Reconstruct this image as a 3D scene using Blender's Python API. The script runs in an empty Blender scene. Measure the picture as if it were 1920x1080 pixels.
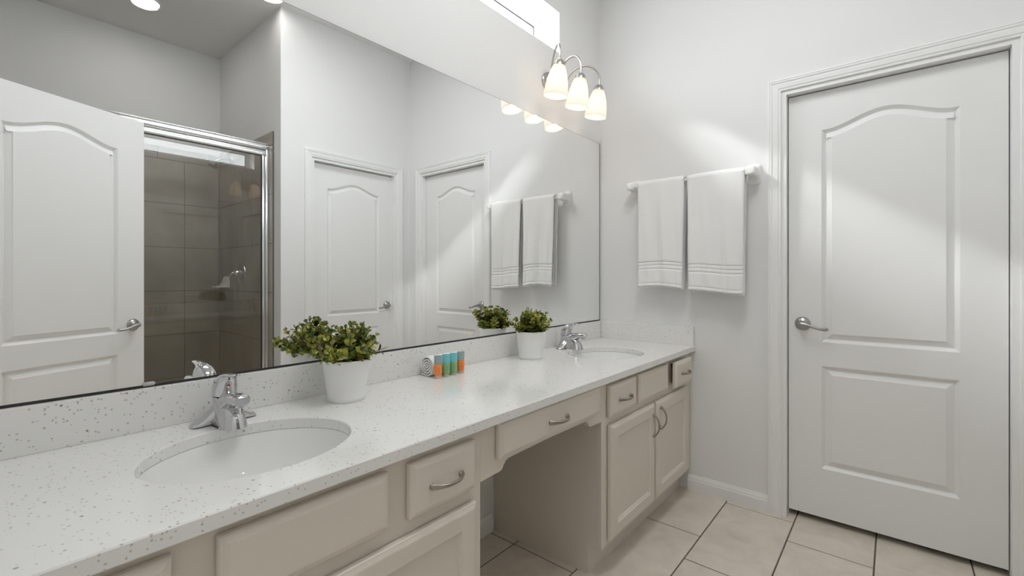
import bpy, bmesh, math, random
from mathutils import Vector, Matrix
from mathutils.geometry import tessellate_polygon
PI = math.pi
random.seed(7)
S = bpy.context.scene
COL = S.collection

# ---------------------------------------------------------------- camera
cd = bpy.data.cameras.new('camera')
cam = bpy.data.objects.new('camera', cd)
COL.objects.link(cam)
cam.location = (-2.594, -1.45, 1.16)
cam.rotation_euler = (math.radians(90), 0, math.atan2(718, 852) - PI / 2)
cd.sensor_width = 36.0
cd.lens = 852.0 / 1920.0 * 36.0
cd.shift_y = -21.0 / 1920.0
cd.clip_start = 0.02
S.camera = cam

# ---------------------------------------------------------------- world and exposure
w = bpy.data.worlds.new('sky')
S.world = w
w.use_nodes = True
nt = w.node_tree
nt.nodes.clear()
out = nt.nodes.new('ShaderNodeOutputWorld')
bg = nt.nodes.new('ShaderNodeBackground')
ramp = nt.nodes.new('ShaderNodeValToRGB')
tc = nt.nodes.new('ShaderNodeTexCoord')
sx = nt.nodes.new('ShaderNodeSeparateXYZ')
nt.links.new(tc.outputs['Generated'], sx.inputs[0])
nt.links.new(sx.outputs['Z'], ramp.inputs[0])
ramp.color_ramp.elements[0].color = (0.36, 0.385, 0.41, 1)
ramp.color_ramp.elements[1].color = (0.90, 0.95, 1.0, 1)
ramp.color_ramp.elements[1].position = 0.55
nt.links.new(ramp.outputs[0], bg.inputs[0])
bg.inputs[1].default_value = 22.0
nt.links.new(bg.outputs[0], out.inputs[0])
S.view_settings.view_transform = 'Standard'
S.view_settings.look = 'None'
S.view_settings.exposure = 0.40
S.view_settings.gamma = 1.0
S.view_settings.use_curve_mapping = False
S.cycles.use_denoising = True
S.cycles.max_bounces = 14
S.cycles.diffuse_bounces = 8
S.cycles.glossy_bounces = 8
S.cycles.transmission_bounces = 8
S.cycles.transparent_max_bounces = 12
S.cycles.sample_clamp_indirect = 6.0
S.cycles.blur_glossy = 0.5
S.cycles.caustics_reflective = True


def area_light(name, loc, size, power, color=(1, 1, 1), rot=(0, 0, 0), size_y=None, shape=None):
    l = bpy.data.lights.new(name, 'AREA')
    l.shape = shape or ('RECTANGLE' if size_y else 'SQUARE')
    l.size = size
    if size_y:
        l.size_y = size_y
    l.energy = power
    l.color = color
    o = bpy.data.objects.new(name, l)
    o.location = loc
    o.rotation_euler = rot
    COL.objects.link(o)
    return o


# unseen fill lights added over the vanity and in the room behind the camera
area_light('ceiling_fill_light', (-1.35, -1.0, 3.10), 0.9, 13, (0.98, 0.99, 1.0), size_y=0.5)
area_light('hall_fill_light', (-3.5, -1.2, 3.08), 0.9, 18, (0.98, 0.99, 1.0))

# hazy sun standing 45 degrees up behind the window wall
sl = bpy.data.lights.new('sun_light', 'SUN')
sl.energy = 17.5
sl.angle = math.radians(17)
sl.color = (1.0, 0.995, 0.985)
so = bpy.data.objects.new('sun_light', sl)
so.rotation_euler = Vector((1.0, -1.27, -1.23)).to_track_quat('-Z', 'Y').to_euler()
COL.objects.link(so)
# daylight portal in the clerestory window opening (only guides sampling of the sky)
wp = area_light('window_portal', (-1.078, 0.166, 2.538), 1.24, 1, rot=(-PI / 2, 0, 0), size_y=0.225)
wp.data.cycles.is_portal = True


# ---------------------------------------------------------------- materials
def mat(name, color, rough=0.5, metal=0.0, spec=0.5, coat=0.0):
    m = bpy.data.materials.new(name)
    m.use_nodes = True
    b = m.node_tree.nodes['Principled BSDF']
    b.inputs['Base Color'].default_value = (*color, 1)
    b.inputs['Roughness'].default_value = rough
    b.inputs['Metallic'].default_value = metal
    b.inputs['Specular IOR Level'].default_value = spec
    b.inputs['Coat Weight'].default_value = coat
    return m


def N(m, t, **kw):
    n = m.node_tree.nodes.new(t)
    for k, v in kw.items():
        setattr(n, k, v)
    return n


def L(m, a, b):
    m.node_tree.links.new(a, b)


def add_bump(m, scale, strength, dist=0.001, detail=3, tex='ShaderNodeTexNoise'):
    b = m.node_tree.nodes['Principled BSDF']
    t = N(m, 'ShaderNodeTexCoord')
    n = N(m, tex)
    n.inputs['Scale'].default_value = scale
    if 'Detail' in n.inputs:
        n.inputs['Detail'].default_value = detail
    L(m, t.outputs['Object'], n.inputs['Vector'])
    bu = N(m, 'ShaderNodeBump')
    bu.inputs['Strength'].default_value = strength
    bu.inputs['Distance'].default_value = dist
    L(m, n.outputs[0], bu.inputs['Height'])
    L(m, bu.outputs[0], b.inputs['Normal'])
    return m


M = {}
M['wall'] = add_bump(mat('wall_paint', (0.79, 0.79, 0.785), 0.55, spec=0.3), 90, 0.25, 0.001)
M['ceiling'] = add_bump(mat('ceiling_paint', (0.78, 0.775, 0.76), 0.8, spec=0.2), 60, 0.4, 0.002)
M['trim'] = mat('white_trim_paint', (0.84, 0.84, 0.83), 0.32)
M['door'] = mat('white_door_paint', (0.82, 0.82, 0.81), 0.38)
M['cabinet'] = mat('greige_cabinet_paint', (0.68, 0.625, 0.545), 0.42)
M['cabinet_in'] = mat('cabinet_inside', (0.30, 0.26, 0.21), 0.7)
M['black'] = mat('black_edge', (0.02, 0.02, 0.02), 0.5)
M['ceramic'] = mat('white_ceramic', (0.86, 0.86, 0.85), 0.12, coat=0.3)
M['sink'] = mat('sink_ceramic', (0.84, 0.84, 0.83), 0.08, coat=0.3)
M['chrome'] = mat('chrome', (0.64, 0.64, 0.65), 0.06, 1.0)
M['alu'] = mat('bright_aluminium', (0.86, 0.87, 0.88), 0.18, 1.0)
M['nickel'] = mat('brushed_nickel', (0.50, 0.48, 0.45), 0.30, 1.0)
M['pull'] = mat('satin_nickel_pull', (0.36, 0.32, 0.27), 0.33, 1.0)
M['lever'] = mat('satin_nickel_lever', (0.42, 0.41, 0.40), 0.28, 1.0)
M['mirror'] = mat('mirror_silver', (0.93, 0.935, 0.93), 0.0, 1.0)
M['vinyl'] = mat('window_vinyl', (0.85, 0.85, 0.85), 0.35)
M['terry'] = add_bump(mat('white_terry', (0.86, 0.86, 0.85), 0.95, spec=0.1), 900, 0.6, 0.001, 2)
M['terry'].node_tree.nodes['Principled BSDF'].inputs['Sheen Weight'].default_value = 0.3
M['pot'] = mat('white_pot', (0.84, 0.84, 0.83), 0.35)
M['soil'] = add_bump(mat('dark_moss', (0.03, 0.025, 0.015), 0.95), 200, 1.0, 0.004)
M['stem'] = mat('brown_stem', (0.12, 0.08, 0.05), 0.7)
M['trimring'] = mat('downlight_trim', (0.85, 0.85, 0.84), 0.5)
M['clip'] = mat('clear_plastic', (0.45, 0.46, 0.45), 0.2)


def emis(name, color, strength):
    m = mat(name, color)
    b = m.node_tree.nodes['Principled BSDF']
    b.inputs['Emission Color'].default_value = (*color, 1)
    b.inputs['Emission Strength'].default_value = strength
    return m


M['lens'] = emis('downlight_lens', (1.0, 0.98, 0.94), 6.0)
M['bulb'] = emis('bulb_glow', (1.0, 0.86, 0.66), 6.0)
M['red'] = mat('red_dot', (0.5, 0.06, 0.04), 0.3)

# frosted lamp glass
m = bpy.data.materials.new('frosted_lamp_glass')
m.use_nodes = True
m.node_tree.nodes.clear()
o_ = N(m, 'ShaderNodeOutputMaterial')
tr = N(m, 'ShaderNodeBsdfTranslucent')
tr.inputs[0].default_value = (0.74, 0.69, 0.64, 1)
df = N(m, 'ShaderNodeBsdfDiffuse')
df.inputs[0].default_value = (0.80, 0.78, 0.76, 1)
gl = N(m, 'ShaderNodeBsdfGlossy')
gl.inputs['Roughness'].default_value = 0.2
mx = N(m, 'ShaderNodeMixShader')
mx.inputs[0].default_value = 0.4
mx2 = N(m, 'ShaderNodeMixShader')
mx2.inputs[0].default_value = 0.04
em = N(m, 'ShaderNodeEmission')
em.inputs[0].default_value = (1.0, 0.90, 0.82, 1)
em.inputs[1].default_value = 0.15
ad = N(m, 'ShaderNodeAddShader')
L(m, tr.outputs[0], mx.inputs[1]); L(m, df.outputs[0], mx.inputs[2])
L(m, mx.outputs[0], mx2.inputs[1]); L(m, gl.outputs[0], mx2.inputs[2])
L(m, mx2.outputs[0], ad.inputs[0]); L(m, em.outputs[0], ad.inputs[1])
L(m, ad.outputs[0], o_.inputs[0])
M['frost'] = m


def thin_glass(name, tint, boost=1.0):
    m = bpy.data.materials.new(name)
    m.use_nodes = True
    m.node_tree.nodes.clear()
    o_ = N(m, 'ShaderNodeOutputMaterial')
    t = N(m, 'ShaderNodeBsdfTransparent'); t.inputs[0].default_value = (*tint, 1)
    g = N(m, 'ShaderNodeBsdfGlossy'); g.inputs['Roughness'].default_value = 0.0
    f = N(m, 'ShaderNodeFresnel'); f.inputs[0].default_value = 1.5
    ge = N(m, 'ShaderNodeNewGeometry')
    io = N(m, 'ShaderNodeMath', operation='MULTIPLY_ADD')
    L(m, ge.outputs['Backfacing'], io.inputs[0]); io.inputs[1].default_value = -(1.5 - 1 / 1.5); io.inputs[2].default_value = 1.5
    L(m, io.outputs[0], f.inputs[0])
    mu = N(m, 'ShaderNodeMath', operation='MULTIPLY'); mu.inputs[1].default_value = boost
    mx = N(m, 'ShaderNodeMixShader')
    L(m, f.outputs[0], mu.inputs[0]); L(m, mu.outputs[0], mx.inputs[0])
    L(m, t.outputs[0], mx.inputs[1]); L(m, g.outputs[0], mx.inputs[2]); L(m, mx.outputs[0], o_.inputs[0])
    return m


M['glass'] = thin_glass('window_glass', (0.98, 0.99, 0.99))
M['showerglass'] = thin_glass('shower_glass', (0.93, 0.92, 0.90), 1.3)

# quartz: white with grey chips
m = mat('speckled_quartz', (0.8, 0.8, 0.78), 0.13, spec=0.5)
b = m.node_tree.nodes['Principled BSDF']
t = N(m, 'ShaderNodeTexCoord')
prev = None
base = (0.80, 0.797, 0.778, 1)
nz = N(m, 'ShaderNodeTexNoise'); nz.inputs['Scale'].default_value = 260
mxv = N(m, 'ShaderNodeMix', data_type='VECTOR'); mxv.inputs['Factor'].default_value = 0.0035
L(m, t.outputs['Object'], nz.inputs['Vector'])
L(m, t.outputs['Object'], mxv.inputs[4]); L(m, nz.outputs['Color'], mxv.inputs[5])
last = None
for sc, dens, rad, c in ((95, 0.16, 0.30, (0.42, 0.41, 0.38, 1)), (170, 0.26, 0.42, (0.52, 0.51, 0.48, 1)), (70, 0.09, 0.24, (0.30, 0.29, 0.27, 1))):
    v = N(m, 'ShaderNodeTexVoronoi'); v.inputs['Scale'].default_value = sc
    L(m, mxv.outputs[1], v.inputs['Vector'])
    s = N(m, 'ShaderNodeSeparateColor'); L(m, v.outputs['Color'], s.inputs[0])
    a1 = N(m, 'ShaderNodeMath', operation='LESS_THAN'); L(m, s.outputs[0], a1.inputs[0]); a1.inputs[1].default_value = dens
    rr = N(m, 'ShaderNodeMath', operation='MULTIPLY'); L(m, s.outputs[1], rr.inputs[0]); rr.inputs[1].default_value = rad
    a2 = N(m, 'ShaderNodeMath', operation='LESS_THAN'); L(m, v.outputs['Distance'], a2.inputs[0]); L(m, rr.outputs[0], a2.inputs[1])
    a3 = N(m, 'ShaderNodeMath', operation='MULTIPLY'); L(m, a1.outputs[0], a3.inputs[0]); L(m, a2.outputs[0], a3.inputs[1])
    mc = N(m, 'ShaderNodeMix', data_type='RGBA'); L(m, a3.outputs[0], mc.inputs[0])
    if last is None:
        mc.inputs[6].default_value = base
    else:
        L(m, last, mc.inputs[6])
    mc.inputs[7].default_value = c
    last = mc.outputs[2]
L(m, last, b.inputs['Base Color'])
M['quartz'] = m

# floor tile: each tile an island with its own tone, cloudy beige
m = mat('beige_floor_tile', (0.5, 0.45, 0.38), 0.30)
b = m.node_tree.nodes['Principled BSDF']
t = N(m, 'ShaderNodeTexCoord')
g = N(m, 'ShaderNodeNewGeometry')
n1 = N(m, 'ShaderNodeTexNoise'); n1.inputs['Scale'].default_value = 7; n1.inputs['Detail'].default_value = 8; n1.inputs['Roughness'].default_value = 0.62
n1.inputs['Distortion'].default_value = 0.6
of = N(m, 'ShaderNodeVectorMath', operation='SCALE'); of.inputs[3].default_value = 9.0
cb = N(m, 'ShaderNodeCombineXYZ')
L(m, g.outputs['Random Per Island'], cb.inputs[0]); L(m, g.outputs['Random Per Island'], cb.inputs[1])
L(m, cb.outputs[0], of.inputs[0])
va = N(m, 'ShaderNodeVectorMath', operation='ADD')
L(m, t.outputs['Object'], va.inputs[0]); L(m, of.outputs[0], va.inputs[1]); L(m, va.outputs[0], n1.inputs['Vector'])
cr = N(m, 'ShaderNodeValToRGB')
cr.color_ramp.elements[0].position = 0.30; cr.color_ramp.elements[0].color = (0.60, 0.54, 0.465, 1)
cr.color_ramp.elements[1].position = 0.62; cr.color_ramp.elements[1].color = (0.72, 0.66, 0.575, 1)
L(m, n1.outputs[0], cr.inputs[0]); L(m, cr.outputs[0], b.inputs['Base Color'])
M['tile'] = m
M['grout'] = mat('dark_grout', (0.12, 0.108, 0.092), 0.9)

# shower tile
m = mat('taupe_shower_tile', (0.40, 0.37, 0.33), 0.35)
b = m.node_tree.nodes['Principled BSDF']
t = N(m, 'ShaderNodeTexCoord')
n1 = N(m, 'ShaderNodeTexNoise'); n1.inputs['Scale'].default_value = 4; n1.inputs['Detail'].default_value = 6
L(m, t.outputs['Object'], n1.inputs['Vector'])
cr = N(m, 'ShaderNodeValToRGB')
cr.color_ramp.elements[0].position = 0.3; cr.color_ramp.elements[0].color = (0.33, 0.30, 0.255, 1)
cr.color_ramp.elements[1].position = 0.7; cr.color_ramp.elements[1].color = (0.42, 0.385, 0.33, 1)
L(m, n1.outputs[0], cr.inputs[0]); L(m, cr.outputs[0], b.inputs['Base Color'])
M['stile'] = m

# leaves
for nm, stops in (('leaf', ((0.0, (0.05, 0.085, 0.015)), (0.25, (0.12, 0.17, 0.025)), (0.5, (0.26, 0.30, 0.04)), (0.8, (0.45, 0.45, 0.06)), (1.0, (0.16, 0.10, 0.07)))),):
    m = mat('leaf_green', (0.1, 0.2, 0.03), 0.45)
    b = m.node_tree.nodes['Principled BSDF']
    g = N(m, 'ShaderNodeNewGeometry')
    cr = N(m, 'ShaderNodeValToRGB')
    e = cr.color_ramp.elements
    e[0].position = 0; e[0].color = (*stops[0][1], 1)
    e[1].position = 1; e[1].color = (*stops[-1][1], 1)
    for p, c in stops[1:-1]:
        k = e.new(p); k.color = (*c, 1)
    L(m, g.outputs['Random Per Island'], cr.inputs[0]); L(m, cr.outputs[0], b.inputs['Base Color'])
    M['leaf'] = m
M['orange'] = mat('orange_label', (0.90, 0.27, 0.07), 0.4)
M['greyteal'] = mat('grey_teal_label', (0.28, 0.38, 0.37), 0.4)
M['green'] = mat('green_label', (0.25, 0.47, 0.22), 0.4)
M['teal'] = mat('teal_label', (0.17, 0.55, 0.60), 0.4)
M['capo'] = mat('peach_cap', (0.72, 0.52, 0.42), 0.35)
M['capg'] = mat('olive_cap', (0.55, 0.55, 0.40), 0.35)
M['inko'] = mat('rust_print', (0.55, 0.14, 0.05), 0.5)
M['inkg'] = mat('dark_green_print', (0.12, 0.28, 0.14), 0.5)


# ---------------------------------------------------------------- mesh helpers
def link(name, bm, mats, parent=None, smooth=False, loc=None, rot=None, weld=False):
    if weld:
        bmesh.ops.remove_doubles(bm, verts=bm.verts, dist=1e-5)
    bmesh.ops.recalc_face_normals(bm, faces=bm.faces)
    me = bpy.data.meshes.new(name)
    bm.to_mesh(me)
    bm.free()
    if not isinstance(mats, (list, tuple)):
        mats = [mats]
    for x in mats:
        me.materials.append(x)
    if smooth is True:
        for p in me.polygons:
            p.use_smooth = True
    elif smooth:
        me.shade_smooth() if hasattr(me, 'shade_smooth') else None
        me.set_sharp_from_angle(angle=math.radians(smooth))
    o = bpy.data.objects.new(name, me)
    COL.objects.link(o)
    if parent:
        o.parent = parent
    if loc:
        o.location = loc
    if rot:
        o.rotation_euler = rot
    return o


def thing(name, label, cat, loc=(0, 0, 0), rot=(0, 0, 0), group=None):
    o = bpy.data.objects.new(name, None)
    o.empty_display_size = 0.05
    COL.objects.link(o)
    o.location = loc
    o.rotation_euler = rot
    o['label'] = label
    o['category'] = cat
    if group:
        o['group'] = group
    return o


def tag(o, label, cat, group=None):
    o['label'] = label
    o['category'] = cat
    if group:
        o['group'] = group
    return o


def struct(o):
    o['kind'] = 'structure'
    return o


def box(bm, x0, x1, y0, y1, z0, z1):
    vs = [bm.verts.new((x, y, z)) for z in (z0, z1) for y in (y0, y1) for x in (x0, x1)]
    for f in ((0, 2, 3, 1), (4, 5, 7, 6), (0, 1, 5, 4), (2, 6, 7, 3), (0, 4, 6, 2), (1, 3, 7, 5)):
        bm.faces.new([vs[i] for i in f])


def bbox_bm(*bs, bevel=0.0, seg=2):
    bm = bmesh.new()
    for b_ in bs:
        box(bm, *b_)
    if bevel:
        bmesh.ops.bevel(bm, geom=list(bm.edges), offset=bevel, segments=seg, affect='EDGES', profile=0.5)
    return bm


def loft(bm, rings, cap=True, closed=False):
    vr = [[bm.verts.new(p) for p in r] for r in rings]
    n = len(vr[0])
    m_ = len(vr)
    for i in range(m_ if closed else m_ - 1):
        a_, b_ = vr[i], vr[(i + 1) % m_]
        for k in range(n):
            bm.faces.new((a_[k], a_[(k + 1) % n], b_[(k + 1) % n], b_[k]))
    if cap and not closed:
        bm.faces.new(vr[0][::-1])
        bm.faces.new(vr[-1])
    return vr


def lathe(bm, prof, c=(0, 0, 0), n=32, axis='Z', cap=False, flip=False):
    rings = []
    for r, h in prof:
        ring = []
        for k in range(n):
            a_ = 2 * PI * k / n
            x, y = r * math.cos(a_), r * math.sin(a_)
            if axis == 'Z':
                p = (x, y, h)
            elif axis == 'Y':
                p = (x, h, y)
            else:
                p = (h, x, y)
            ring.append((c[0] + p[0], c[1] + p[1], c[2] + p[2]))
        rings.append(ring)
    return loft(bm, rings, cap=cap)


def tube(bm, pts, radii, n=12, flat=1.0, up=None, cap=True):
    """round (or flattened) tube along points; radii one per point"""
    pts = [Vector(p) for p in pts]
    if not isinstance(radii, (list, tuple)):
        radii = [radii] * len(pts)
    rings = []
    u = Vector(up) if up else Vector((0, 0, 1))
    for i, p in enumerate(pts):
        d = (pts[min(i + 1, len(pts) - 1)] - pts[max(i - 1, 0)]).normalized()
        s = d.cross(u)
        if s.length < 1e-3:
            s = d.cross(Vector((1, 0, 0)))
        s.normalize()
        v = s.cross(d).normalized()
        if not up:
            u = v
        r = radii[i]
        rx, rz = (r if isinstance(r, (tuple, list)) else (r, r * flat))
        rings.append([tuple(p + s * rx * math.cos(2 * PI * k / n) + v * rz * math.sin(2 * PI * k / n)) for k in range(n)])
    loft(bm, rings, cap=cap)


def bez(p0, p1, p2, p3, n=12):
    r = []
    for i in range(n + 1):
        t_ = i / n
        r.append(tuple((1 - t_) ** 3 * a_ + 3 * (1 - t_) ** 2 * t_ * b_ + 3 * (1 - t_) * t_ ** 2 * c_ + t_ ** 3 * d_
                       for a_, b_, c_, d_ in zip(p0, p1, p2, p3)))
    return r


def inset_loop(loop, d):
    """offset a CCW 2-D loop inward by d (mitred)"""
    n = len(loop)
    res = []
    for i in range(n):
        p0, p1, p2 = Vector(loop[i - 1]), Vector(loop[i]), Vector(loop[(i + 1) % n])
        e1 = (p1 - p0).normalized(); e2 = (p2 - p1).normalized()
        n1 = Vector((-e1.y, e1.x)); n2 = Vector((-e2.y, e2.x))
        k = (n1 + n2)
        k = k / max(0.2, k.dot(n1) if k.length else 1)
        res.append(tuple(p1 + k * d))
    return res


def fill_with_holes(bm, rings3):
    """planar face(s) between vert rings: first outer, then holes"""
    flat_v = [v for r in rings3 for v in r]
    tris = tessellate_polygon([[v.co for v in r] for r in rings3])
    for t_ in tris:
        try:
            bm.faces.new([flat_v[i] for i in t_])
        except ValueError:
            pass


def rect(x0, x1, z0, z1):
    return [(x0, z0), (x1, z0), (x1, z1), (x0, z1)]


def ellipse(cx, cy, a_, b_, n=64):
    return [(cx + a_ * math.cos(2 * PI * k / n), cy + b_ * math.sin(2 * PI * k / n)) for k in range(n)]


# ---------------------------------------------------------------- room shell
FZ = -0.03     # floor level
CZ = 3.13      # ceiling
WX0, WX1, WZ0, WZ1 = -1.70, -0.457, 2.425, 2.652   # window opening


def slab_bm(outer, holes, t0, t1, axes):
    """extrude outline with holes between t0 and t1; axes maps (u,v,t)->xyz"""
    bm = bmesh.new()
    both = []
    for t_ in (t0, t1):
        both.append([[bm.verts.new(axes(u, v, t_)) for u, v in lp] for lp in [outer] + holes])
        fill_with_holes(bm, both[-1])
    for a_, b_ in zip(*both):
        n = len(a_)
        for k in range(n):
            bm.faces.new((a_[k], a_[(k + 1) % n], b_[(k + 1) % n], b_[k]))
    return bm


AY = lambda u, v, t_: (u, t_, v)      # wall in the XZ plane
AX = lambda u, v, t_: (t_, u, v)      # wall in the YZ plane
AZ = lambda u, v, t_: (u, v, t_)
XB = -2.70                            # back wall
# wall with mirror and window
struct(link('wall_left', slab_bm(rect(XB - 1.6, 0.25, FZ - .1, CZ + .1), [rect(WX0, WX1, WZ0, WZ1)], 0.0, 0.168, AY), M['wall']))
# far wall with door
D1 = (-1.818, -1.018, 2.081)
struct(link('wall_front', slab_bm([(-3.4, FZ - .1), (D1[0], FZ - .1), (D1[0], D1[2]), (D1[1], D1[2]), (D1[1], FZ - .1), (0.0, FZ - .1), (0.0, CZ + .1), (-3.4, CZ + .1)], [], 0.0, 0.12, AX), M['wall']))
# wall opposite the mirror, carrying the second door; ends at the shower alcove
D2 = (-0.918, -0.145, 2.081)
struct(link('wall_right', slab_bm([(-1.148, FZ - .1), (D2[0], FZ - .1), (D2[0], D2[2]), (D2[1], D2[2]), (D2[1], FZ - .1), (0.0, FZ - .1), (0.0, CZ + .1), (-1.148, CZ + .1)], [], -1.984, -2.10, AY), M['wall']))
struct(link('wall_alcove', bbox_bm((-1.148, -1.03, -3.25, -2.10, FZ - .1, CZ + .1)), M['wall']))
struct(link('wall_shower', bbox_bm((XB, -1.03, -3.36, -3.245, FZ - .1, CZ + .1)), M['wall']))
struct(link('wall_back', slab_bm([(-3.3, FZ - .1), (-1.60, FZ - .1), (-1.60, 2.08), (-0.80, 2.08), (-0.80, FZ - .1), (0.0, FZ - .1), (0.0, CZ + .1), (-3.3, CZ + .1)], [], XB - .12, XB, AX), M['wall']))
struct(link('ceiling', bbox_bm((XB - 1.7, 0.2, -3.4, 0.2, CZ, CZ + .1)), M['ceiling']))
# room beyond the open door behind the photographer
struct(link('wall_hall', bbox_bm((XB - 1.72, XB - 1.6, -3.4, 0.2, FZ - .1, CZ + .1), (XB - 1.6, XB - .12, -3.4, -3.28, FZ - .1, CZ + .1)), M['wall']))
# closed rooms behind the two shut doors keep daylight out of the gaps
struct(link('wall_closet', bbox_bm((0.12, 0.2, -2.2, -0.6, FZ - .1, 2.4), (-1.03, 0.0, -2.25, -2.19, FZ - .1, 2.4)), M['black']))

# floor: grout bed with offset tiles raised on it
bm = bmesh.new()
box(bm, XB - 1.7, 0.2, -3.4, 0.2, FZ - .1, FZ - .0025)
for f in bm.faces:
    f.material_index = 1
TL, TW, gap = 0.62, 0.3085, 0.0058
known = {1: -1.038, 0: -1.04, 2: -0.445, 3: -0.655, 4: -0.225, 5: -0.435, 6: -0.645}
for r in range(-1, 11):
    y1 = -0.1505 - TW * (r - 1)
    y0 = y1 - TW
    xj = known.get(r, -0.445 - 0.2067 * (r - 2))
    k0 = math.floor((XB - 1.7 - xj) / TL)
    x = xj + k0 * TL
    while x < 0.2:
        xa, xb = max(x + gap / 2, XB - 1.7), min(x + TL - gap / 2, 0.19)
        ya, yb = max(y0 + gap / 2, -3.39), min(y1 - gap / 2, 0.19)
        if xb - xa > 0.01 and yb - ya > 0.01:
            e_ = 0.0015
            lo = [bm.verts.new(p) for p in ((xa, ya, FZ - .003), (xb, ya, FZ - .003), (xb, yb, FZ - .003), (xa, yb, FZ - .003))]
            mi = [bm.verts.new(p) for p in ((xa, ya, FZ - .001), (xb, ya, FZ - .001), (xb, yb, FZ - .001), (xa, yb, FZ - .001))]
            hi = [bm.verts.new(p) for p in ((xa + e_, ya + e_, FZ), (xb - e_, ya + e_, FZ), (xb - e_, yb - e_, FZ), (xa + e_, yb - e_, FZ))]
            for A, B in ((lo, mi), (mi, hi)):
                for k in range(4):
                    bm.faces.new((A[k], A[(k + 1) % 4], B[(k + 1) % 4], B[k]))
            bm.faces.new(hi)
        x += TL
struct(link('floor', bm, [M['tile'], M['grout']]))


def baseboard(name, p0, p1, nrm, h=0.085):
    """moulded baseboard from p0 to p1 (xy), nrm = direction into the room"""
    prof = [(0, 0), (0.014, 0), (0.014, h * .66), (0.011, h * .74), (0.011, h * .8), (0.006, h * .92), (0.004, h), (0, h)]
    bm = bmesh.new()
    rings = []
    for p in (p0, p1):
        rings.append([(p[0] + nrm[0] * d, p[1] + nrm[1] * d, FZ + z) for d, z in prof])
    loft(bm, rings)
    return struct(link(name, bm, M['trim']))


baseboard('baseboard_front', (0, -0.56), (0, -0.961), (-1, 0))
baseboard('baseboard_left', (-1.688, 0), (-1.026, 0), (0, -1))
baseboard('baseboard_right', (-1.148, -1.984), (-0.98, -1.984), (0, 1))
baseboard('baseboard_corner', (0, -1.875), (0, -1.97), (-1, 0))

# ---------------------------------------------------------------- doors
CAS = [(0.0, 0.0), (0.0, 0.008), (0.003, 0.010), (0.010, 0.010), (0.013, 0.013), (0.030, 0.015), (0.038, 0.015), (0.040, 0.018),
       (0.046, 0.019), (0.049, 0.016), (0.052, 0.019), (0.056, 0.018), (0.057, 0.0)]


def casing(name, w_, h_, parent, z0=FZ):
    """U-shaped architrave, local X 0..w_, facing -Y"""
    bm = bmesh.new()
    rings = []
    for corner, (sx_, sz_) in (((0, z0), (-1, 0)), ((0, h_), (-1, 1)), ((w_, h_), (1, 1)), ((w_, z0), (1, 0))):
        rings.append([(corner[0] + sx_ * u, -v, corner[1] + sz_ * u) for u, v in CAS])
    loft(bm, rings)
    return link(name, bm, M['trim'], parent)


def door_leaf_bm(w_=0.752, h_=2.055, t_=0.035):
    bm = bmesh.new()
    outer = rect(0, w_, 0, h_)
    xa, xb = 0.137, w_ - 0.137
    n = 28
    arch = [(xa, 0.845), (xb, 0.845)]
    for k in range(n + 1):
        u = 1 - 2 * k / n
        x = (xa + xb) / 2 + u * (xb - xa) / 2
        uu = min(1.0, abs(u) / 0.93)
        arch.append((x, 1.868 + 0.060 * (0.5 + 0.5 * math.cos(PI * uu)) ** 0.9))
    low = rect(xa, xb, 0.236, 0.730)
    prof = [(0, 0), (0.003, -0.0025), (0.012, -0.0135), (0.016, -0.0150), (0.0395, -0.0045), (0.0405, -0.0015), (0.042, -0.0008)]
    ov = [bm.verts.new((x, 0, z)) for x, z in outer]
    holes = []
    for lp in (arch, low):
        rings = []
        for d, dep in prof:
            rings.append([bm.verts.new((x, -dep, z)) for x, z in (inset_loop(lp, d) if d else lp)])
        for A, B in zip(rings, rings[1:]):
            q = len(A)
            for k in range(q):
                bm.faces.new((A[k], A[(k + 1) % q], B[(k + 1) % q], B[k]))
        fill_with_holes(bm, [rings[-1]])
        holes.append(rings[0])
    fill_with_holes(bm, [ov] + holes)
    bv = [bm.verts.new((x, t_, z)) for x, z in outer]
    for k in range(4):
        bm.faces.new((ov[k], ov[(k + 1) % 4], bv[(k + 1) % 4], bv[k]))
    bm.faces.new(bv)
    return bm


def lever(parent, x, z, mirror_lever=1):
    bm = bmesh.new()
    # rosette
    lathe(bm, [(0.0335, 0.0), (0.0335, -0.004), (0.031, -0.009), (0.024, -0.015), (0.016, -0.018), (0.0125, -0.022), (0.0115, -0.030), (0.013, -0.038), (0.013, -0.046), (0.010, -0.052), (0.004, -0.054), (0.0006, -0.0545)],
          (x, 0, z), 36, 'Y', cap=True)
    pts = [(x, -0.045, z), (x + 0.015, -0.047, z - 0.001), (x + 0.032, -0.050, z - 0.006), (x + 0.052, -0.051, z - 0.013), (x + 0.072, -0.050, z - 0.018), (x + 0.090, -0.046, z - 0.020), (x + 0.101, -0.041, z - 0.019), (x + 0.106, -0.036, z - 0.018)]
    tube(bm, pts, [0.011, 0.0095, 0.0072, 0.0062, 0.0065, 0.0078, 0.0085, 0.005], 14)
    h = link('door_handle', bm, M['lever'], parent, smooth=40)
    h['label'] = 'satin nickel lever handle'
    return h


leaf_mesh = None


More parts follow.
